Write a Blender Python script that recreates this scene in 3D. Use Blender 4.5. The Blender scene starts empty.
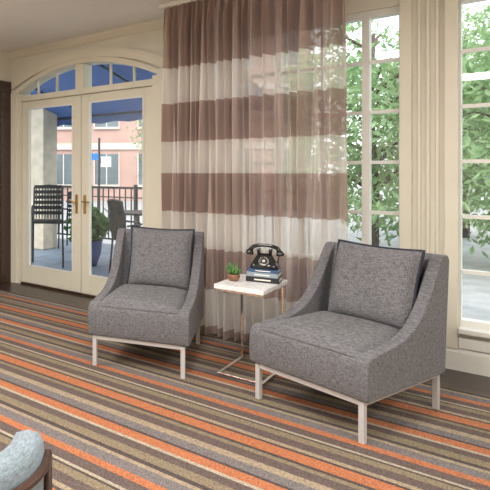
import bpy, math, random
from mathutils import Vector, Matrix
random.seed(7)
S=bpy.context.scene
COL=S.collection

# ---------------------------------------------------------------- materials
def new_mat(name):
    m=bpy.data.materials.new(name); m.use_nodes=True
    nt=m.node_tree; b=nt.nodes['Principled BSDF']
    return m,nt,b
def mat(name,col,rough=0.6,metal=0.0,noise=0.0,scale=20,bump=0.0,bscale=60,stretch=(1,1,1),spec=None,coat=0):
    m,nt,b=new_mat(name)
    b.inputs['Roughness'].default_value=rough; b.inputs['Metallic'].default_value=metal
    if spec is not None: b.inputs['Specular IOR Level'].default_value=spec
    if coat: b.inputs['Coat Weight'].default_value=coat
    tc=nt.nodes.new('ShaderNodeTexCoord'); mp=nt.nodes.new('ShaderNodeMapping')
    mp.inputs['Scale'].default_value=stretch
    nt.links.new(tc.outputs['Object'],mp.inputs['Vector'])
    n=nt.nodes.new('ShaderNodeTexNoise'); n.inputs['Scale'].default_value=scale; n.inputs['Detail'].default_value=3
    nt.links.new(mp.outputs[0],n.inputs['Vector'])
    r=nt.nodes.new('ShaderNodeValToRGB')
    r.color_ramp.elements[0].position=0.3; r.color_ramp.elements[1].position=0.7
    r.color_ramp.elements[0].color=[max(0,c*(1-noise)) for c in col]+[1]
    r.color_ramp.elements[1].color=[min(1,c*(1+noise)) for c in col]+[1]
    nt.links.new(n.outputs['Fac'],r.inputs['Fac']); nt.links.new(r.outputs['Color'],b.inputs['Base Color'])
    if bump>0:
        n2=nt.nodes.new('ShaderNodeTexNoise'); n2.inputs['Scale'].default_value=bscale
        nt.links.new(mp.outputs[0],n2.inputs['Vector'])
        bp=nt.nodes.new('ShaderNodeBump'); bp.inputs['Strength'].default_value=bump; bp.inputs['Distance'].default_value=0.004
        nt.links.new(n2.outputs['Fac'],bp.inputs['Height']); nt.links.new(bp.outputs[0],b.inputs['Normal'])
    return m
def weave(name,col,contrast=.35):
    """woven tweed: fine horizontal + vertical thread streaks"""
    m,nt,b=new_mat(name); b.inputs['Roughness'].default_value=.85; b.inputs['Specular IOR Level'].default_value=.2
    b.inputs['Sheen Weight'].default_value=.12
    tc=nt.nodes.new('ShaderNodeTexCoord'); outs=[]
    for st in((45,45,420),(380,380,70)):
        mp=nt.nodes.new('ShaderNodeMapping'); mp.inputs['Scale'].default_value=st; nt.links.new(tc.outputs['Object'],mp.inputs[0])
        n=nt.nodes.new('ShaderNodeTexNoise'); n.inputs['Scale'].default_value=1.0; n.inputs['Detail'].default_value=2; nt.links.new(mp.outputs[0],n.inputs[0]); outs.append(n)
    ad=nt.nodes.new('ShaderNodeMath'); ad.operation='ADD'; nt.links.new(outs[0].outputs['Fac'],ad.inputs[0]); nt.links.new(outs[1].outputs['Fac'],ad.inputs[1])
    mr=nt.nodes.new('ShaderNodeMapRange'); mr.inputs[1].default_value=.7; mr.inputs[2].default_value=1.3; mr.inputs[3].default_value=1-contrast; mr.inputs[4].default_value=1+contrast
    nt.links.new(ad.outputs[0],mr.inputs[0])
    vm=nt.nodes.new('ShaderNodeVectorMath'); vm.operation='SCALE'; vm.inputs[0].default_value=col; nt.links.new(mr.outputs[0],vm.inputs['Scale'])
    nt.links.new(vm.outputs[0],b.inputs['Base Color'])
    bp=nt.nodes.new('ShaderNodeBump'); bp.inputs['Strength'].default_value=.2; bp.inputs['Distance'].default_value=.0015
    nt.links.new(ad.outputs[0],bp.inputs['Height']); nt.links.new(bp.outputs[0],b.inputs['Normal'])
    return m
M={}
M['cream']=mat('cream_paint',(0.77,0.735,0.61),0.45,noise=0.03,scale=3)
M['wallc']=mat('wall_plaster',(0.77,0.74,0.64),0.8,noise=0.04,scale=2,bump=0.05)
M['ceil']=mat('ceiling_plaster',(0.88,0.87,0.84),0.9,noise=0.02,scale=2)
M['wood']=mat('dark_wood',(0.055,0.028,0.017),0.35,noise=0.4,scale=6,stretch=(1,8,8))
M['wfloor']=mat('dark_wood_floor',(0.05,0.03,0.022),0.3,noise=0.4,scale=5,stretch=(1,14,1))
M['fabric']=weave('grey_tweed',(0.150,0.147,0.156),.62)
M['pillow']=weave('grey_tweed_pillow',(0.156,0.153,0.162),.62)
M['navy']=mat('navy_piping',(0.008,0.012,0.028),0.6)
M['nickel']=mat('brushed_nickel',(0.66,0.665,0.67),0.3,metal=0.3,noise=0.03)
M['chrome']=mat('chrome',(0.88,0.87,0.86),0.12,metal=1.0)
M['brass']=mat('brass',(0.55,0.38,0.16),0.3,metal=1.0)
M['black']=mat('black_bakelite',(0.01,0.01,0.011),0.12,coat=0.5)
M['iron']=mat('black_iron',(0.015,0.016,0.02),0.5)
M['phonew']=mat('dial_face',(0.40,0.39,0.37),0.4)
M['bk1']=mat('book_navy',(0.04,0.09,0.19),0.5)
M['bk2']=mat('book_grey_blue',(0.27,0.33,0.38),0.5)
M['bk3']=mat('book_black',(0.02,0.02,0.025),0.5)
M['paper']=mat('book_pages',(0.8,0.77,0.68),0.8,noise=0.1,scale=200,stretch=(1,1,10))
M['succ']=mat('succulent_green',(0.10,0.22,0.06),0.5,noise=0.4,scale=30)
M['bowl']=mat('wooden_bowl',(0.22,0.11,0.06),0.4,noise=0.3,scale=20,stretch=(1,1,6))
M['soil']=mat('soil',(0.03,0.02,0.014),0.9)
M['lgrey']=weave('pale_blue_grey_tweed',(0.20,0.245,0.275),.4)
M['walnut']=mat('walnut',(0.05,0.025,0.017),0.3,noise=0.4,scale=8,stretch=(1,1,6))
M['pink']=mat('pink_stucco',(0.46,0.29,0.25),0.9,noise=0.08,scale=1)
M['band']=mat('pale_stone_band',(0.58,0.50,0.45),0.8,noise=0.06,scale=2)
M['bgglass']=mat('building_glass',(0.12,0.15,0.17),0.15,noise=0.3,scale=0.5)
M['greyb']=mat('grey_stucco',(0.66,0.68,0.68),0.9,noise=0.06,scale=1)
M['patio']=mat('patio_paving',(0.18,0.22,0.285),0.6,noise=0.15,scale=4)
M['asph']=mat('street_asphalt',(0.36,0.36,0.37),0.9,noise=0.15,scale=3)
M['stone']=mat('stone_pier',(0.58,0.50,0.40),0.85,noise=0.15,scale=6,bump=0.4,bscale=20)
M['bpot']=mat('blue_glazed_pot',(0.02,0.05,0.16),0.25)
M['sign']=mat('sign_blue',(0.02,0.16,0.5),0.4)
M['signw']=mat('sign_white',(0.75,0.78,0.75),0.4)
M['bark']=mat('bark',(0.11,0.085,0.07),0.9,noise=0.4,scale=12,stretch=(3,3,1))
M['trimw']=mat('window_paint',(0.82,0.815,0.77),0.4,noise=0.02)

def trans_mat(name,c1,c2,tr,scale=6):
    m,nt,b=new_mat(name)
    out=nt.nodes['Material Output']
    n=nt.nodes.new('ShaderNodeTexNoise'); n.inputs['Scale'].default_value=scale
    tc=nt.nodes.new('ShaderNodeTexCoord'); nt.links.new(tc.outputs['Object'],n.inputs['Vector'])
    r=nt.nodes.new('ShaderNodeValToRGB'); r.color_ramp.elements[0].position=.35; r.color_ramp.elements[1].position=.65
    r.color_ramp.elements[0].color=c1+(1,); r.color_ramp.elements[1].color=c2+(1,)
    nt.links.new(n.outputs['Fac'],r.inputs['Fac'])
    nt.links.new(r.outputs[0],b.inputs['Base Color']); b.inputs['Roughness'].default_value=.6
    t=nt.nodes.new('ShaderNodeBsdfTranslucent'); nt.links.new(r.outputs[0],t.inputs['Color'])
    mx=nt.nodes.new('ShaderNodeMixShader'); mx.inputs[0].default_value=tr
    nt.links.new(b.outputs[0],mx.inputs[1]); nt.links.new(t.outputs[0],mx.inputs[2]); nt.links.new(mx.outputs[0],out.inputs[0])
    return m
M['leaf']=trans_mat('tree_leaves',(0.15,0.28,0.11),(0.42,0.56,0.31),0.5,1.5)
M['leaf2']=trans_mat('pot_plant_leaves',(0.04,0.13,0.03),(0.12,0.28,0.08),0.3)
M['awn']=trans_mat('blue_awning_canvas',(0.025,0.055,0.15),(0.03,0.07,0.19),0.35)

# glass
m,nt,b=new_mat('window_glass'); out=nt.nodes['Material Output']
tr=nt.nodes.new('ShaderNodeBsdfTransparent'); tr.inputs[0].default_value=(0.96,0.98,0.97,1)
gl=nt.nodes.new('ShaderNodeBsdfGlossy'); gl.inputs['Roughness'].default_value=0.02
mx=nt.nodes.new('ShaderNodeMixShader'); mx.inputs[0].default_value=0.05
nt.links.new(tr.outputs[0],mx.inputs[1]); nt.links.new(gl.outputs[0],mx.inputs[2]); nt.links.new(mx.outputs[0],out.inputs[0])
M['glass']=m

# marble
m,nt,b=new_mat('white_marble'); b.inputs['Roughness'].default_value=.2
tc=nt.nodes.new('ShaderNodeTexCoord'); n=nt.nodes.new('ShaderNodeTexNoise'); n.inputs['Scale'].default_value=7; n.inputs['Detail'].default_value=6; n.inputs['Distortion'].default_value=1.5
nt.links.new(tc.outputs['Object'],n.inputs['Vector'])
r=nt.nodes.new('ShaderNodeValToRGB'); r.color_ramp.elements[0].position=.45; r.color_ramp.elements[1].position=.51
r.color_ramp.elements[0].color=(.87,.87,.87,1); r.color_ramp.elements[1].color=(.87,.87,.87,1)
e=r.color_ramp.elements.new(.48); e.color=(.68,.68,.68,1)
nt.links.new(n.outputs['Fac'],r.inputs['Fac']); nt.links.new(r.outputs[0],b.inputs['Base Color'])
M['marble']=m

# carpet
m,nt,b=new_mat('striped_carpet'); b.inputs['Roughness'].default_value=.95; b.inputs['Specular IOR Level'].default_value=.1
tc=nt.nodes.new('ShaderNodeTexCoord'); sp=nt.nodes.new('ShaderNodeSeparateXYZ'); nt.links.new(tc.outputs['Object'],sp.inputs[0])
OR=(.41,.155,.075);BR=(.125,.094,.084);DK=(.085,.068,.064);TN=(.32,.255,.175);OL=(.225,.18,.12);CR=(.38,.325,.245);GY=(.175,.155,.150)
seq=[(OR,.072),(DK,.018),(TN,.028),(BR,.060),(OL,.045),(DK,.015),(CR,.018),(BR,.06),(OR,.045),(GY,.065),(TN,.025),(DK,.03),(OL,.055),(BR,.055),(CR,.018),(OR,.060),(DK,.02),(GY,.06),(TN,.045),(BR,.06),(OL,.03),(DK,.022)]
seq=[(c,w*1.05) for c,w in seq]
per=sum(w for c,w in seq)
d=nt.nodes.new('ShaderNodeMath'); d.operation='DIVIDE'; d.inputs[1].default_value=per; nt.links.new(sp.outputs['Y'],d.inputs[0])
fr=nt.nodes.new('ShaderNodeMath'); fr.operation='FRACT'; nt.links.new(d.outputs[0],fr.inputs[0])
r=nt.nodes.new('ShaderNodeValToRGB'); r.color_ramp.interpolation='CONSTANT'
pos=0
for i,(c,w) in enumerate(seq):
    if i==0: e=r.color_ramp.elements[0]; e.position=0
    elif i==1: e=r.color_ramp.elements[1]; e.position=pos/per
    else: e=r.color_ramp.elements.new(pos/per)
    e.color=c+(1,); pos+=w
nt.links.new(fr.outputs[0],r.inputs['Fac'])
n=nt.nodes.new('ShaderNodeTexNoise'); n.inputs['Scale'].default_value=160; n.inputs['Detail'].default_value=2; nt.links.new(tc.outputs['Object'],n.inputs['Vector'])
mr=nt.nodes.new('ShaderNodeMapRange'); mr.inputs[1].default_value=.3; mr.inputs[2].default_value=.7; mr.inputs[3].default_value=.55; mr.inputs[4].default_value=1.45
nt.links.new(n.outputs['Fac'],mr.inputs[0])
vm=nt.nodes.new('ShaderNodeVectorMath'); vm.operation='SCALE'; nt.links.new(r.outputs[0],vm.inputs[0]); nt.links.new(mr.outputs[0],vm.inputs['Scale'])
nt.links.new(vm.outputs[0],b.inputs['Base Color'])
bp=nt.nodes.new('ShaderNodeBump'); bp.inputs['Strength'].default_value=.5; bp.inputs['Distance'].default_value=.004
nt.links.new(n.outputs['Fac'],bp.inputs['Height']); nt.links.new(bp.outputs[0],b.inputs['Normal'])
M['carpet']=m

# curtain: horizontally striped sheer
m,nt,b=new_mat('striped_sheer_curtain'); out=nt.nodes['Material Output']
tc=nt.nodes.new('ShaderNodeTexCoord'); sp=nt.nodes.new('ShaderNodeSeparateXYZ'); nt.links.new(tc.outputs['Object'],sp.inputs[0])
dz=nt.nodes.new('ShaderNodeMath'); dz.operation='DIVIDE'; dz.inputs[1].default_value=2.8; nt.links.new(sp.outputs['Z'],dz.inputs[0])
r=nt.nodes.new('ShaderNodeValToRGB'); r.color_ramp.interpolation='CONSTANT'
stops=[(0,1),(.07,0),(.37,1),(.68,0),(.97,1),(1.28,0),(1.55,1),(1.86,0),(2.16,1)]
for i,(z,v) in enumerate(stops):
    if i<2: e=r.color_ramp.elements[i]; e.position=z/2.8
    else: e=r.color_ramp.elements.new(z/2.8)
    e.color=(v,v,v,1)
nt.links.new(dz.outputs[0],r.inputs['Fac'])
cm=nt.nodes.new('ShaderNodeMix'); cm.data_type='RGBA'
cm.inputs[6].default_value=(.84,.785,.735,1); cm.inputs[7].default_value=(.50,.375,.325,1)
nt.links.new(r.outputs[0],cm.inputs[0])
nt.links.new(cm.outputs[2],b.inputs['Base Color']); b.inputs['Roughness'].default_value=.5; b.inputs['Sheen Weight'].default_value=.2
t=nt.nodes.new('ShaderNodeBsdfTranslucent'); nt.links.new(cm.outputs[2],t.inputs['Color'])
m1=nt.nodes.new('ShaderNodeMixShader'); m1.inputs[0].default_value=.42
nt.links.new(b.outputs[0],m1.inputs[1]); nt.links.new(t.outputs[0],m1.inputs[2])
tp=nt.nodes.new('ShaderNodeBsdfTransparent')
mx_=nt.nodes.new('ShaderNodeMapRange'); mx_.inputs[1].default_value=-1.75; mx_.inputs[2].default_value=-1.35; mx_.inputs[3].default_value=.02; mx_.inputs[4].default_value=.30
nt.links.new(sp.outputs['X'],mx_.inputs[0])
k=nt.nodes.new('ShaderNodeMapRange'); k.inputs[3].default_value=1.0; k.inputs[4].default_value=.28; nt.links.new(r.outputs[0],k.inputs[0])
mm=nt.nodes.new('ShaderNodeMath'); mm.operation='MULTIPLY'; nt.links.new(mx_.outputs[0],mm.inputs[0]); nt.links.new(k.outputs[0],mm.inputs[1])
m2=nt.nodes.new('ShaderNodeMixShader'); nt.links.new(mm.outputs[0],m2.inputs[0])
nt.links.new(m1.outputs[0],m2.inputs[1]); nt.links.new(tp.outputs[0],m2.inputs[2]); nt.links.new(m2.outputs[0],out.inputs[0])
M['curtain']=m

# ---------------------------------------------------------------- mesh helpers
def empty(name,loc=(0,0,0),rz=0):
    e=bpy.data.objects.new(name,None); COL.objects.link(e); e.location=loc; e.rotation_euler=(0,0,rz); e.empty_display_size=.1
    return e
def mk(name,verts,faces,mats,parent=None,midx=None,smooth=False,loc=(0,0,0),rot=(0,0,0),bevel=0,seg=3,subs=0):
    me=bpy.data.meshes.new(name); me.from_pydata([tuple(v) for v in verts],[],faces); me.update()
    if not isinstance(mats,(list,tuple)): mats=[mats]
    for k_ in mats: me.materials.append(M[k_])
    if midx:
        for p,i in zip(me.polygons,midx): p.material_index=i
    import bmesh
    bm=bmesh.new(); bm.from_mesh(me); bmesh.ops.recalc_face_normals(bm,faces=bm.faces); bm.to_mesh(me); bm.free()
    o=bpy.data.objects.new(name,me); COL.objects.link(o); o.location=loc; o.rotation_euler=rot
    if parent: o.parent=parent
    if bevel>0:
        bv=o.modifiers.new('bevel','BEVEL'); bv.width=bevel; bv.segments=seg; bv.limit_method='ANGLE'; bv.angle_limit=math.radians(35)
    if subs:
        sb=o.modifiers.new('sub','SUBSURF'); sb.levels=subs; sb.render_levels=subs
    if smooth or bevel>0:
        for p in me.polygons: p.use_smooth=True
    if bevel>0 and not smooth:
        o.modifiers.new('wn','WEIGHTED_NORMAL')
    return o
class MB:
    def __init__(s): s.v=[];s.f=[];s.m=[]
    def box(s,x0,x1,y0,y1,z0,z1,m=0):
        n=len(s.v)
        s.v+=[(x,y,z) for z in(z0,z1) for x,y in((x0,y0),(x1,y0),(x1,y1),(x0,y1))]
        s.f+=[tuple(n+i for i in q) for q in((0,3,2,1),(4,5,6,7),(0,1,5,4),(1,2,6,5),(2,3,7,6),(3,0,4,7))]; s.m+=[m]*6
    def prism_x(s,prof,x0,x1,m=0):
        n=len(s.v);k=len(prof)
        s.v+=[(x0,y,z) for y,z in prof]+[(x1,y,z) for y,z in prof]
        s.f+=[tuple(range(n,n+k)),tuple(range(n+2*k-1,n+k-1,-1))]+[(n+i,n+(i+1)%k,n+k+(i+1)%k,n+k+i) for i in range(k)]
        s.m+=[m]*(k+2)
    def prism_y(s,prof,y0,y1,m=0):
        n=len(s.v);k=len(prof)
        s.v+=[(x,y0,z) for x,z in prof]+[(x,y1,z) for x,z in prof]
        s.f+=[tuple(range(n,n+k)),tuple(range(n+2*k-1,n+k-1,-1))]+[(n+i,n+(i+1)%k,n+k+(i+1)%k,n+k+i) for i in range(k)]
        s.m+=[m]*(k+2)
    def lathe(s,prof,cx=0,cy=0,seg=24,m=0):
        n=len(s.v)
        for r_,z in prof:
            for i in range(seg):
                a=2*math.pi*i/seg; s.v.append((cx+r_*math.cos(a),cy+r_*math.sin(a),z))
        for j in range(len(prof)-1):
            for i in range(seg):
                i2=(i+1)%seg; s.f.append((n+j*seg+i,n+j*seg+i2,n+(j+1)*seg+i2,n+(j+1)*seg+i)); s.m.append(m)
        s.f.append(tuple(n+i for i in range(seg))); s.m.append(m)
        s.f.append(tuple(n+(len(prof)-1)*seg+i for i in range(seg))); s.m.append(m)
    def tube(s,pts,r,seg=8,closed=False,m=0):
        pts=[Vector(p) for p in pts]; n=len(s.v); k=len(pts)
        rs=r if isinstance(r,(list,tuple)) else [r]*k
        up=None
        for i,p in enumerate(pts):
            a=pts[(i-1)%k] if (closed or i>0) else pts[i]; b_=pts[(i+1)%k] if (closed or i<k-1) else pts[i]
            t_=(b_-a).normalized()
            if up is None:
                up=Vector((0,0,1)) if abs(t_.z)<.9 else Vector((1,0,0))
            s1=t_.cross(up).normalized(); up=s1.cross(t_).normalized()
            for j in range(seg):
                an=2*math.pi*j/seg; s.v.append(tuple(p+(s1*math.cos(an)+up*math.sin(an))*rs[i]))
        for i in range(k if closed else k-1):
            i2=(i+1)%k
            for j in range(seg):
                j2=(j+1)%seg; s.f.append((n+i*seg+j,n+i*seg+j2,n+i2*seg+j2,n+i2*seg+j)); s.m.append(m)
        if not closed:
            s.f.append(tuple(n+j for j in range(seg))); s.f.append(tuple(n+(k-1)*seg+j for j in range(seg))); s.m+=[m,m]
    def build(s,name,mats,parent=None,**kw): return mk(name,s.v,s.f,mats,parent,midx=s.m,**kw)
def box(name,x0,x1,y0,y1,z0,z1,m,parent=None,bevel=0,**kw):
    b_=MB(); b_.box(x0,x1,y0,y1,z0,z1); return b_.build(name,m,parent,bevel=bevel,**kw)
def crom(pts,n=6):
    P=[pts[0]]+pts+[pts[-1]]; o=[]
    for i in range(1,len(P)-2):
        for j in range(n):
            t_=j/n; o.append(tuple(.5*((2*P[i][k])+(-P[i-1][k]+P[i+1][k])*t_+(2*P[i-1][k]-5*P[i][k]+4*P[i+1][k]-P[i+2][k])*t_**2+(-P[i-1][k]+3*P[i][k]-3*P[i+1][k]+P[i+2][k])*t_**3) for k in range(len(P[0]))))
    o.append(tuple(pts[-1])); return o

# ---------------------------------------------------------------- room shell
XL,XR,YB,ZC=-4.5,2.2,-7.5,2.72
box('floor',XL,XR,YB,0.2,-0.12,0.0,'wfloor')
box('carpet',XL+.06,XR-.02,YB+.02,-0.44,0.0,0.008,'carpet')
box('ceiling',XL-.15,XR+.15,YB-.15,0.25,ZC,ZC+.15,'ceil')
DX0,DX1,DC=-4.38,-2.52,-3.45
def arch_z(x,base=2.27,rise=.23,half=.93):
    u=(x-DC)/half; return base+rise*max(0,(1-u*u))
wb=MB()
wb.box(XL-.15,DX0,0,.2,0,ZC)
N=32
for i in range(N):
    xa=DX0+(DX1-DX0)*i/N; xb=DX0+(DX1-DX0)*(i+1)/N
    wb.prism_y([(xa,arch_z(xa)),(xb,arch_z(xb)),(xb,ZC),(xa,ZC)],0,.2)
W1a,W1b,W2a,W2b=-2.30,-.60,-.32,1.30; WZ0,WZ1=.28,2.47
wb.box(DX1,W1a,0,.2,0,ZC)
wb.box(W1a,W1b,0,.2,0,WZ0); wb.box(W1a,W1b,0,.2,WZ1,ZC)
wb.box(W1b,W2a,0,.2,0,ZC)
wb.box(W2a,W2b,0,.2,0,WZ0); wb.box(W2a,W2b,0,.2,WZ1,ZC)
wb.box(W2b,XR+.15,0,.2,0,ZC)
wb.build('wall_north','wallc')
box('wall_west',XL-.15,XL,YB,0,0,ZC,'wallc')
box('wall_east',XR,XR+.15,YB,0,0,ZC,'wallc')
box('wall_south',XL,XR,YB-.15,YB,0,ZC,'wallc')
t_=MB(); t_.prism_x([(0,2.64),(-.02,2.65),(-.05,2.69),(-.055,2.72),(0,2.72)],XL,XR); t_.build('trim_1','cream')
t_=MB()
t_.box(W1b-.02,W1b+.05,-.035,0,.142,2.6); t_.box(W2a-.05,W2a+.02,-.035,0,.142,2.6)
t_.box(W1b+.08,W1b+.10,-.016,0,.32,2.5); t_.box(W2a-.10,W2a-.08,-.016,0,.32,2.5); t_.box(W1b+.13,W2a-.13,-.024,0,.29,2.6)
t_.build('trim_2','cream',bevel=.004,seg=2)
t_=MB(); t_.box(W1a,W1b-.022,-.07,.06,.25,.285); t_.box(W2a+.022,W2b+.03,-.07,.06,.25,.285); t_.box(W2a+.022,W2b,-.025,0,.145,.22)
t_.build('trim_3','trimw',bevel=.006,seg=2)
b_=MB(); b_.box(DX1+.10,XR,-.03,0,0,.12); b_.box(DX1+.10,XR,-.02,0,.12,.14); b_.build('baseboard_north','trimw')
e=empty('door_2',(XL,0,0))
d_=MB(); d_.box(0,.035,-.20,-.02,0,2.23); d_.box(0,.035,-1.30,-1.12,0,2.23); d_.box(0,.045,-1.34,-.01,2.23,2.36)
d_.build('casing','wood',e,bevel=.006,seg=2)
d_=MB(); d_.box(0,.02,-1.12,-.20,0,2.23)
for z0,z1 in((.2,1.0),(1.12,2.1)):
    for y0,y1 in((-1.03,-.70),(-.62,-.29)): d_.box(.02,.03,y0,y1,z0,z1)
d_.build('leaf','wood',e,bevel=.005,seg=2)
d_=MB(); d_.tube([(.02,-.27,1.0),(.07,-.27,1.0),(.07,-.37,1.0)],.009); d_.build('handle','brass',e,smooth=True)

# ---------------------------------------------------------------- french door
fd=empty('door_1',(DC,0,0))
H=.93
f=MB()
f.box(-H,-H+.055,-.03,.14,0,2.21); f.box(H-.055,H,-.03,.14,0,2.21)
f.box(-H+.055,H-.055,-.028,.14,2.12,2.18)
f.box(-.055,.055,-.026,.12,2.18,2.44)
NN=28
def az(u,base=2.27,rise=.23): return base+rise*(1-(u/H)**2)
for i in range(NN):
    ua=-H+2*H*i/NN; ub=-H+2*H*(i+1)/NN
    f.prism_y([(ua,az(ua)-.055),(ub,az(ub)-.055),(ub,az(ub)),(ua,az(ua))],-.032,.14)
f.build('frame','cream',fd)
c=MB()
c.box(-H-.09,-H,-.045,0,0,2.262); c.box(H,H+.09,-.045,0,0,2.262)
for i in range(NN):
    ua=-H-.09+2*(H+.09)*i/NN; ub=-H-.09+2*(H+.09)*(i+1)/NN
    ca=2.27+.23*(1-(ua/(H+.09))**2); cb=2.27+.23*(1-(ub/(H+.09))**2)
    c.prism_y([(ua,ca-.008),(ub,cb-.008),(ub,cb+.09),(ua,ca+.09)],-.045,0)
c.build('casing','cream',fd)
tm=MB()
for u in(-.64,-.36,.36,.64):
    tm.box(u-.008,u+.008,.02,.05,2.18,az(u)-.05)
tm.build('transom_muntins','cream',fd)
gl=MB(); gl.prism_y([(-H+.04,2.17)]+[(H-.04,2.17)]+[(-H+.04+2*(H-.04)*(1-i/16),az(H-.04-2*(H-.04)*i/16)-.04) for i in range(17)],.03,.034); gl.build('transom_glass','glass',fd)
for nm,a,b2 in(('leaf_left',-H+.06,-.004),('leaf_right',.004,H-.06)):
    l=MB(); s_=.105
    l.box(a,a+s_,.0,.045,.02,2.115); l.box(b2-s_,b2,.0,.045,.02,2.115)
    l.box(a+s_,b2-s_,.0,.045,.02,.22); l.box(a+s_,b2-s_,.0,.045,2.03,2.115)
    l.build(nm,'cream',fd,bevel=.005,seg=2)
    box(nm+'_glass',a+s_-.005,b2-s_+.005,.02,.024,.215,2.035,'glass',fd)
    bd=MB(); w_=.012
    bd.box(a+s_-.004,a+s_+w_,-.006,-.0005,.232,2.018); bd.box(b2-s_-w_,b2-s_+.004,-.006,-.0005,.232,2.018); bd.box(a+s_,b2-s_,-.006,-.0005,.216,.232); bd.box(a+s_,b2-s_,-.006,-.0005,2.018,2.034)
    bd.build(nm+'_bead','trimw',fd)
h=MB()
for u,sg in((-.055,-1),(.055,1)):
    h.box(u-.016,u+.016,-.008,0,.86,1.06)
    h.tube([(u,-.006,.99),(u,-.05,.99),(u+sg*.02,-.055,.99),(u+sg*.10,-.055,.985)],.008)
    h.lathe([(.001,.885),(.009,.888),(.009,.902),(.001,.905)],u,-.012,seg=10)
h.build('handles','brass',fd)
box('threshold',-H+.056,H-.056,-.02,.19,0.001,.02,'wood',fd)

# ---------------------------------------------------------------- windows
def window(name,x0,x1,thick,thin):
    e=empty(name,((x0+x1)/2,0,0)); cx=(x0+x1)/2
    w=MB(); y0,y1=.02,.10
    a,b2=x0-cx,x1-cx
    w.box(a,a+.035,y0,y1,WZ0,WZ1); w.box(b2-.03,b2,y0,y1,WZ0,WZ1)
    w.box(a+.035,b2-.03,y0+.002,y1-.002,WZ0,WZ0+.045); w.box(a+.035,b2-.03,y0+.002,y1-.002,WZ1-.05,WZ1)
    for x in thick: w.box(x-cx-.024,x-cx+.024,y0+.001,y1-.001,WZ0,WZ1)
    for x in thin: w.box(x-cx-.009,x-cx+.009,y0+.02,y1-.02,WZ0,WZ1)
    for z in(.64,1.005,1.37,1.735,2.10): w.box(a,b2,y0+.021,y1-.021,z-.012,z+.012)
    w.build('frame','trimw',e)
    box('glass',a+.02,b2-.02,.058,.062,WZ0+.02,WZ1-.02,'glass',e)
window('window_1',W1a,W1b,(-.835,-1.45,-2.07),(-1.13,-1.76))
window('window_2',W2a,W2b,(.49,),(.09,.89))

# ---------------------------------------------------------------- curtain
cx0,cx1,cy=-2.25,-.86,-.40
NX,NZ=560,40
V=[];F=[]
ph=0;phs=[]
for i in range(NX+1):
    u=i/NX
    wl=.056+.030*min(1,max(0,(u-.3)/.25))+.014*math.sin(u*23)+.008*math.sin(u*61)
    ph+=2*math.pi*((cx1-cx0)/NX)/wl; phs.append(ph)
for j in range(NZ+1):
    v=j/NZ; z=.012+(2.685-.012)*v
    for i in range(NX+1):
        u=i/NX; x=cx0+(cx1-cx0)*u
        amp=.058+.018*math.sin(phs[i]*.31+1)
        k_=min(1,max(0,(1-v)/.07))
        y=math.sin(phs[i]+.6*math.sin(v*3+u*9))*amp*(.30+.70*k_)+.012*math.sin(phs[i]*2.3+v*4)*k_
        y+=.014*math.sin(phs[i]*3)*(1-k_)
        V.append((x+.012*math.sin(phs[i]*.5+v*5)*k_,cy+y,z))
for j in range(NZ):
    for i in range(NX):
        a=j*(NX+1)+i; F.append((a,a+1,a+NX+2,a+NX+1))
mk('curtain',V,F,'curtain',smooth=True)
box('curtain_track',cx0-.03,cx1+.1,cy-.02,cy+.02,2.688,2.719,'trimw')

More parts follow.
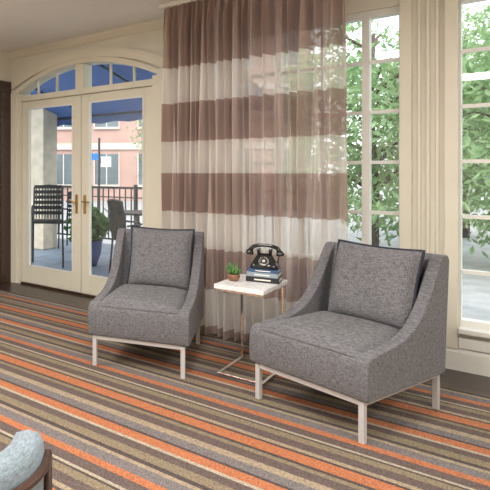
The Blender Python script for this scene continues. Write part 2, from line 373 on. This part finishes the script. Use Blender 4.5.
# ---------------------------------------------------------------- lounge chairs
def lounge(name,loc,rz):
    E=empty(name,(loc[0],loc[1],.009),rz)
    arm=crom([(-.366,.40),(-.30,.420),(-.18,.430),(-.05,.452),(.07,.502),(.17,.590),(.245,.695),(.300,.780),(.338,.830),(.366,.842)],5)
    prof=[(-.366,.205)]+arm+[(.408,.838),(.424,.808),(.402,.55),(.377,.205)]
    for sx,nm in((-1,'arm_left'),(1,'arm_right')):
        p=MB(); a,b2=sorted((sx*.266,sx*.328)); p.prism_x(prof,a,b2); p.build(nm,'fabric',E,bevel=.013,seg=3)
    box('seat_base',-.27,.27,-.33,.30,.21,.40,'fabric',E)
    p=MB(); p.prism_x([(-.388,.205),(-.396,.25),(-.399,.31),(-.394,.37),(-.381,.402),(-.355,.418),(-.31,.42),(-.31,.205)],-.3295,.3295)
    p.build('seat_front','fabric',E,bevel=.012)
    V=[];F=[];n=24
    for j in range(n+1):
        for i in range(n+1):
            u=2*i/n-1; v=2*j/n-1
            V.append((u*.268,-.08+v*.302,.405+.045*((1-u**8)*(1-v**8))**.5*(1+.25*(1-u*u))))
    for j in range(n):
        for i in range(n):
            a=j*(n+1)+i; F.append((a,a+1,a+n+2,a+n+1))
    mk('seat_cushion',V,F,'fabric',E,smooth=True)
    p=MB(); p.prism_x([(.25,.39),(.300,.60),(.340,.808),(.362,.838),(.408,.840),(.428,.808),(.405,.55),(.380,.206),(.25,.206)],-.290,.290)
    p.build('back','fabric',E,bevel=.014)
    V=[];F=[];n=26;hs=.225;T=.080
    def sh(u,v):
        q=1-.055*(1-abs(v)**2); q2=1-.055*(1-abs(u)**2)
        return u*hs*q*1.03, v*hs*q2
    for sd in(1,-1):
        for j in range(n+1):
            for i in range(n+1):
                u=2*i/n-1; v=2*j/n-1; X,Z=sh(u,v)
                th=T*((1-u**4)*(1-v**4))**.45
                th*=1+.05*math.sin(u*5+v*3)
                V.append((X,-sd*th,Z))
    o=(n+1)**2
    for s0,fl in((0,0),(o,1)):
        for j in range(n):
            for i in range(n):
                a=s0+j*(n+1)+i; q=(a,a+1,a+n+2,a+n+1); F.append(q if not fl else q[::-1])
    P=empty('pillow',(.036,.210,.650)); P.parent=E; P.rotation_euler=(math.radians(-15),math.radians(1),0)
    mk('pillow_cover',V,F,'pillow',P,smooth=True)
    per_=[]
    for k in range(96):
        q=k/24; sd=int(q); t=(q-sd)*2-1
        u,v={0:(t,-1),1:(1,t),2:(-t,1),3:(-1,-t)}[sd]
        X,Z=sh(u,v); per_.append((X,0,Z))
    pp=MB(); pp.tube(per_,.0085,seg=8,closed=True); pp.build('piping','navy',P,smooth=True)
    L=MB(); lx,ly,w=.288,.362,.0135
    for sx in(-1,1):
        for sy in(-1,1):
            L.box(sx*lx-w,sx*lx+w,sy*ly-w,sy*ly+w,0,.2)
    for sy in(-1,1): L.box(-lx+w,lx-w,sy*ly-.011,sy*ly+.011,.178,.204)
    for sx in(-1,1): L.box(sx*lx-.011,sx*lx+.011,-ly+w,ly-w,.178,.204)
    L.build('metal_legs','nickel',E,bevel=.002,seg=2)
lounge('lounge_chair',(-1.954,-1.12),math.radians(18.7))
lounge('lounge_chair.001',(-.722,-1.092),math.radians(-17.4))

# ---------------------------------------------------------------- side table
TX,TY=-1.29,-.97
E=empty('side_table',(TX,TY,.009))
box('marble_top',-.155,.155,-.22,.22,.552,.580,'marble',E,bevel=.003)
t=MB(); r_=.0085; w=.135;d0,d1=-.20,.19
for sx in(-1,1):
    t.box(sx*w-r_,sx*w+r_,d1-r_,d1+r_,0,.552)
    t.box(sx*w-r_,sx*w+r_,d0,d1-r_,0,.017)
    t.box(sx*w-r_,sx*w+r_,d0,d1-r_,.535,.552)
t.box(-w+r_,w-r_,d0,d0+2*r_,0,.017); t.box(-w+r_,w-r_,d1-r_,d1+r_,.535,.552); t.box(-w+r_,w-r_,d0,d0+2*r_,.535,.552)
t.build('chrome_frame','chrome',E,bevel=.002,seg=2)
TZ=.5895
bx,by=TX+.050,TY+.095
E=empty('book_stack',(bx,by,TZ),math.radians(10))
b_=MB(); z=0
for w,d,hh,c in((.200,.155,.034,1),(.188,.150,.028,2),(.18,.145,.022,3)):
    ox=random.uniform(-.004,.004)
    b_.box(ox-w/2,ox+w/2,-d/2,d/2,z,z+.004,c); b_.box(ox-w/2,ox+w/2,-d/2,d/2,z+hh-.004,z+hh,c)
    b_.box(ox-w/2,ox+w/2,-d/2,-d/2+.004,z+.004,z+hh-.004,c)
    b_.box(ox-w/2+.25*w,ox+w/2-.25*w,-d/2-.0006,-d/2,z+hh*.35,z+hh*.6,0)
    b_.box(ox-w/2+.005,ox+w/2-.005,-d/2+.004,d/2-.004,z+.004,z+hh-.004,0); z+=hh
b_.build('books',['paper','bk3','bk2','bk1'],E)
BT=z
E=empty('rotary_telephone',(bx,by,TZ+BT+.001),math.radians(14)); E.scale=(.88,.88,.92)
V=[];F=[]
rings=[(.0,.096,-.075,.070),(.012,.098,-.078,.072),(.03,.092,-.070,.066),(.055,.075,-.045,.052),(.085,.055,-.015,.042),(.10,.047,.0,.036)]
ns=28
for z,a,y0,y1 in rings:
    yc=(y0+y1)/2;b2=(y1-y0)/2
    for i in range(ns):
        an=2*math.pi*i/ns; c_,s_=math.cos(an),math.sin(an)
        V.append((a*math.copysign(abs(c_)**.5,c_),yc+b2*math.copysign(abs(s_)**.5,s_),z))
for j in range(len(rings)-1):
    for i in range(ns): F.append((j*ns+i,j*ns+(i+1)%ns,(j+1)*ns+(i+1)%ns,(j+1)*ns+i))
F.append(tuple(range(ns))); F.append(tuple((len(rings)-1)*ns+i for i in range(ns)))
mk('body',V,F,'black',E,smooth=True)
dl=MB(); dl.lathe([(.041,-.006),(.041,.004),(.038,.006)],seg=28,m=0); dl.lathe([(.034,.006),(.034,.0075)],seg=28,m=1)
dl.lathe([(.022,.0075),(.021,.010)],seg=20,m=0); dl.lathe([(.012,.010),(.011,.011)],seg=20,m=1)
for k in range(10):
    an=math.radians(-50+k*29); dl.lathe([(.0058,.0075),(.0055,.009)],.0275*math.cos(an),.0275*math.sin(an),seg=10,m=0)
dl.build('dial',['black','phonew'],E,loc=(0,-.054,.050),rot=(math.radians(55),0,0))
cr=MB()
for sx in(-1,1):
    cr.box(sx*.04-.012,sx*.04+.012,-.004,.030,.098,.122); cr.box(sx*.04-.012,sx*.04+.012,-.012,-.004,.115,.132); cr.box(sx*.04-.012,sx*.04+.012,.030,.038,.115,.132)
cr.build('cradle','black',E,bevel=.004)
hs=MB()
pts=crom([(-.100,.013,.110),(-.088,.013,.137),(-.05,.013,.153),(0,.013,.157),(.05,.013,.153),(.088,.013,.137),(.100,.013,.110)],5)
hs.tube(pts,[.018-.006*math.sin(math.pi*i/(len(pts)-1)) for i in range(len(pts))],seg=12)
for sx in(-1,1):
    hs.tube([(sx*.098,.013,.124),(sx*.103,.013,.108),(sx*.106,.013,.095),(sx*.107,.013,.088)],[.016,.027,.030,.024],seg=16)
hs.build('handset','black',E,smooth=True)
cd=MB(); pc=[]
for i in range(160):
    u=i/159; a=u*2*math.pi*20
    base=Vector((.098-.01*math.sin(u*3),.03+.03*u,.09-.083*math.sin(u*math.pi/2)))
    pc.append(base+Vector((.004*math.cos(a),0.004*math.sin(a),0.002*math.sin(a))))
cd.tube(pc,.0018,seg=5); cd.build('cord','black',E,smooth=True)
E=empty('potted_succulent',(TX-.100,TY-.045,TZ))
p=MB(); p.lathe([(.024,0),(.036,.012),(.042,.032),(.040,.045),(.036,.045),(.034,.038)],seg=24); p.build('bowl','bowl',E,smooth=True)
p=MB(); p.lathe([(.033,.036),(.03,.040)],seg=20); p.build('soil','soil',E)
p=MB()
for k in range(64):
    an=random.uniform(0,6.28); lean=random.uniform(.05,.9); L_=random.uniform(.04,.085); r0=random.uniform(0,.022)
    c_,s_=math.cos(an),math.sin(an); b0=Vector((r0*c_,r0*s_,.038))
    d_=Vector((c_*lean,s_*lean,1)).normalized()
    if c_>0.2: L_*=.7
    p.tube([b0,b0+d_*L_*.4,b0+d_*L_*.75+Vector((0,0,.003)),b0+d_*L_+Vector((0,0,.006))],[.002,.0055,.0045,.0006],seg=6)
p.build('leaves','succ',E,smooth=True)

# ---------------------------------------------------------------- tub armchair (lower left, near camera)
E=empty('tub_armchair',(-1.215,-3.515,.012),math.radians(200))
def shell(name,r0,r1,zlo,ztop,a0,a1,m):
    V=[];F=[];n=40
    for i in range(n+1):
        u=i/n; a=a0+(a1-a0)*u; zt=ztop(u)
        c_,s_=math.cos(a),math.sin(a)
        ring=[(r0,zlo),(r0,zt-.03),(r0+.012,zt-.008),((r0+r1)/2,zt),(r1-.012,zt-.008),(r1,zt-.03),(r1,zlo)]
        for r_,z in ring: V.append((r_*c_,r_*s_*.98,z))
    k=7
    for i in range(n):
        for j in range(k): F.append((i*k+j,i*k+(j+1)%k,(i+1)*k+(j+1)%k,(i+1)*k+j))
    F.append(tuple(range(k))); F.append(tuple(n*k+j for j in range(k)))
    return mk(name,V,F,m,E,smooth=True)
shell('upholstered_back',.22,.308,.24,lambda u:.575+.012*math.sin(math.pi*u),math.radians(-20),math.radians(200),'lgrey')
rp=MB(); pts=[(.320*math.cos(a),.314*math.sin(a),.505+.025*math.sin(math.pi*k/30)) for k,a in((k,math.radians(-22+224*k/30)) for k in range(31))]
rp.tube(pts,.012,seg=10); rp.build('wooden_arm_rail','walnut',E,smooth=True)
lg=MB()
for a in(-22,50,130,202):
    a=math.radians(a); zt=.505+.025*math.sin(math.pi*((math.degrees(a)+22)/224))
    lg.tube([(.320*math.cos(a),.314*math.sin(a),zt),(.317*math.cos(a),.311*math.sin(a),.3),(.33*math.cos(a),.325*math.sin(a),0)],[.012,.015,.011],seg=10)
lg.build('wooden_legs','walnut',E,smooth=True)
st=MB(); st.lathe([(.18,.24),(.225,.25),(.23,.37),(.215,.405),(.16,.422),(.02,.426)],0,-.01,seg=36); st.build('seat','lgrey',E,smooth=True)

# ---------------------------------------------------------------- outside
box('street_ground',-60,40,.2,70,-.36,-.30,'asph')
p=MB()
p.box(-9,-2.0,.2,3.6,-.30,-.03,0)
for i in range(12): p.box(-9+i*.58,-9+i*.58+.568,.2,3.58,-.03,-.02,0)
p.build('patio_deck','patio')
e=empty('patio_railing',(0,3.45,-.02))
r=MB()
r.box(-9,-2.1,-.02,.02,1.02,1.06); r.box(-9,-2.1,-.015,.015,.10,.13); r.box(-9,-2.1,-.012,.012,.86,.88)
x=-9
while x<=-2.1:
    r.box(x-.009,x+.009,-.009,.009,.1,1.02); x+=.12
x=-9
while x<=-2.1:
    r.box(x-.025,x+.025,-.025,.025,0,1.10); x+=1.35
r.build('rails','iron',e)
box('stone_pillar',-6.35,-5.98,2.2,2.57,-.02,2.9,'stone',bevel=.02)
e=empty('blue_awning',(-4.6,0.2,0))
n=16
V=[];F=[]
for i in range(n+1):
    x=-2.2+4.4*i/n
    V+= [(x,0,2.80),(x,1.3,2.53),(x,2.5,2.26),(x,2.52,2.10+(.03 if i%2 else 0))]
for i in range(n):
    for j in range(3): F.append((i*4+j,i*4+4+j,i*4+5+j,i*4+1+j))
mk('canvas',V,F,'awn',e)
a=MB()
for x in(-2.2,-.75,.75,2.2):
    a.tube([(x,0,2.77),(x,2.5,2.24)],.015)
for x in(-2.2,2.2): a.tube([(x,0,2.15),(x,1.4,2.48)],.013)
a.tube([(-2.2,2.5,2.24),(2.2,2.5,2.24)],.018)
a.build('awning_frame','iron',e)
def patio_chair(name,x,y,rz,seat=.45,top=.95):
    E=empty(name,(x,y,-.016),rz); c=MB()
    for sx in(-1,1):
        c.tube([(sx*.22,-.2,0),(sx*.21,-.19,seat),(sx*.21,-.19,seat+.2),(sx*.21,.0,seat+.22),(sx*.21,.2,seat+.2)],.013)
        c.tube([(sx*.22,.24,0),(sx*.21,.2,seat),(sx*.20,.27,top)],.014)
    c.box(-.21,.21,-.2,.2,seat-.015,seat+.015)
    c.tube([(-.2,.27,top),(0,.29,top+.02),(.2,.27,top)],.014)
    for k in range(9):
        x_=-.17+.34*k/8; c.tube([(x_,.21,seat+.02),(x_,.275,top)],.010,seg=5)
    for k in range(6): 
        z=seat+.08+k*.075; y_=.2+.07*(z-seat)/(top-seat)
        c.box(-.2,.2,y_-.004,y_+.004,z,z+.05)
    c.build('frame','iron',E)
patio_chair('patio_chair',-4.95,1.15,math.radians(40),.62,1.10)
patio_chair('patio_chair.001',-5.75,2.75,math.radians(20))
patio_chair('patio_chair.002',-3.65,1.35,math.radians(150))
E=empty('patio_table',(-4.15,2.25,-.019)); t=MB(); t.lathe([(.38,.71),(.39,.72),(.38,.735)],seg=32); t.lathe([(.025,.05),(.02,.71)],seg=12); t.lathe([(.24,0),(.22,.03),(.04,.06)],seg=24); t.build('bistro_table','iron',E)
E=empty('potted_shrub',(-4.52,1.55,-.019))
p=MB(); p.lathe([(.11,0),(.17,.18),(.19,.34),(.20,.36),(.17,.36),(.16,.30)],seg=24); p.build('pot','bpot',E,smooth=True)
def leaves(center_fn,ncl,nl,size,spread,wd=.17):
    V=[];F=[]
    for _ in range(ncl):
        c=center_fn()
        for _ in range(nl):
            p=c+Vector((random.gauss(0,spread),random.gauss(0,spread),random.gauss(0,spread*.8)))
            d=Vector((random.uniform(-1,1),random.uniform(-1,1),random.uniform(-1.2,.3))).normalized()
            s=d.cross(Vector((random.uniform(-1,1),random.uniform(-1,1),random.uniform(-1,1)))).normalized()
            L_=size*random.uniform(.7,1.3); w=L_*wd; n=len(V)
            V+=[p,p+d*L_*.5+s*w,p+d*L_,p+d*L_*.5-s*w]; F.append((n,n+1,n+2,n+3))
    return V,F
def cf():
    return Vector((random.gauss(0,.09),random.gauss(0,.09),random.uniform(.42,.80)))
V,F=leaves(cf,44,18,.13,.05,.24); V=[v if v.z>.34 else Vector((v.x*.6,v.y*.6,.35)) for v in V]; mk('foliage',V,F,'leaf2',E)
p=MB(); p.lathe([(.16,.30),(.15,.33)],seg=16); p.tube([(0,0,.3),(.01,0,.6)],.012); p.build('soil','soil',E)

def tree(name,x,y,h,rx,rz_,zc,ncl=230):
    E=empty(name,(x,y,-.30)); t=MB()
    t.tube([(0,0,0),(.03,.02,h*.25),(-.04,.03,h*.5),(.02,0,h*.8)],[.11,.09,.07,.03],seg=10)
    for k in range(22):
        a=random.uniform(0,6.28); z=h*random.uniform(.18,.75); L_=rx*random.uniform(.6,1.0)
        c_,s_=math.cos(a),math.sin(a)
        t.tube([(0,0,z),(c_*L_*.4,s_*L_*.4,z+.35),(c_*L_*.75,s_*L_*.75,z+.5),(c_*L_,s_*L_,z+.35)],[.04,.026,.015,.006],seg=6)
    t.build('trunk','bark',E,smooth=True)
    def f():
        while True:
            q=Vector((random.uniform(-1,1),random.uniform(-1,1),random.uniform(-1,1)))
            if .15<q.length<1: break
        return Vector((q.x*rx,q.y*rx,zc+q.z*rz_))
    V,F=leaves(f,ncl,36,.17,.17,.18); mk('foliage',V,F,'leaf',E)
tree('street_tree',.35,6.8,5.0,1.9,2.1,2.4,260)
tree('street_tree.001',-2.15,7.6,5.4,1.8,2.2,2.6,250)
tree('street_tree.002',-1.0,12.0,6.4,2.2,2.7,3.0,200)
tree('street_tree.003',-10.0,13.2,5.0,1.0,1.2,2.9,70)

def building(name,loc,rz,W,Hh,D,wall,fl=3.2,bay=2.4,gl_=1.3):
    E=empty(name,loc,rz); b_=MB()
    b_.box(-W/2,W/2,0,D,0,Hh,0)
    z=0
    while z+fl<=Hh+.01:
        b_.box(-W/2,W/2,-.12,0,z+fl-.35,z+fl,1)
        x=-W/2+.5
        while x+gl_<W/2:
            b_.box(x,x+gl_,-.03,0,z+.9,z+fl-.6,2)
            b_.box(x-.06,x,-.08,0,z+.8,z+fl-.5,1); b_.box(x+gl_,x+gl_+.06,-.08,0,z+.8,z+fl-.5,1); b_.box(x+gl_/2-.03,x+gl_/2+.03,-.06,0,z+.9,z+fl-.6,1)
            b_.box(x-.06,x+gl_+.06,-.14,0,z+.78,z+.9,1)
            x+=bay
        z+=fl
    b_.build('facade',[wall,'band','bgglass'],E)
building('pink_building',(-18,19,-.3),math.radians(36),24,16,6,'pink')
building('grey_building',(5,26,-.3),0,20,6.4,6,'greyb',fl=3.2)
E=empty('street_sign',(-9.2,8.2,-.3)); t=MB(); t.tube([(0,0,0),(0,0,2.6)],.035,m=0); t.box(-.45,.0,-.02,-.0,1.95,2.15,1); t.box(.05,.35,-.02,0,1.75,2.05,2); t.box(0,.06,-.02,0,1.85,2.0,0)
t.build('sign_post',['iron','sign','signw'],E,rot=(0,0,math.radians(40)))
E=empty('street_lamp',(-7.3,8.4,-.3)); t=MB(); t.lathe([(.10,0),(.08,.4),(.045,.6),(.04,3.6)],seg=12); t.lathe([(.08,3.6),(.18,3.7),(.16,4.0),(.04,4.1)],seg=12,m=1); t.build('lamp_post',['iron','signw'],E)

# ---------------------------------------------------------------- lights
w=bpy.data.worlds.new('World'); S.world=w; w.use_nodes=True
bg=w.node_tree.nodes['Background']; bg.inputs[0].default_value=(.92,.96,1.0,1); bg.inputs[1].default_value=3.0
sd=bpy.data.lights.new('sun','SUN'); sd.energy=2.2; sd.angle=math.radians(4); sd.color=(1,.96,.90)
so=bpy.data.objects.new('sun',sd); COL.objects.link(so); so.rotation_euler=(math.radians(48),0,math.radians(15)); so.location=(0,-4,12)
for i,(x,y,p_) in enumerate([(-3.2,-3.0,1.0),(-.9,-3.0,1.0),(-3.2,-5.4,1.0),(-.6,-5.4,1.0),(1.3,-3.0,1.1)]):  # invented fill lights on the unseen ceiling, added to brighten the room
    e=empty('added_fill_light' if i==0 else 'added_fill_light.%03d'%i,(x,y,ZC))
    fr_=MB(); fr_.box(-.42,.42,-.42,-.38,-.03,0); fr_.box(-.42,.42,.38,.42,-.03,0); fr_.box(-.42,-.38,-.38,.38,-.03,0); fr_.box(.38,.42,-.38,.38,-.03,0)
    fr_.build('fill_light_frame','trimw',e)  # made-up frame around the added fill light
    ld=bpy.data.lights.new('fill_area_lamp','AREA'); ld.shape='SQUARE'; ld.size=.74; ld.energy=60*p_; ld.color=(1,.965,.93)
    lo=bpy.data.objects.new('fill_area_lamp',ld); COL.objects.link(lo); lo.parent=e; lo.location=(0,0,-.02)

# ---------------------------------------------------------------- camera
cd=bpy.data.cameras.new('camera'); cam=bpy.data.objects.new('camera',cd); COL.objects.link(cam)
cam.location=(0,-4.40,1.3); cam.rotation_euler=(math.radians(90),0,math.radians(42.0))
cd.sensor_width=36; cd.lens=527/490*36; cd.shift_x=200/490; cd.shift_y=-73/490; cd.clip_start=.05; cd.clip_end=300
S.camera=cam
S.view_settings.view_transform='Standard'
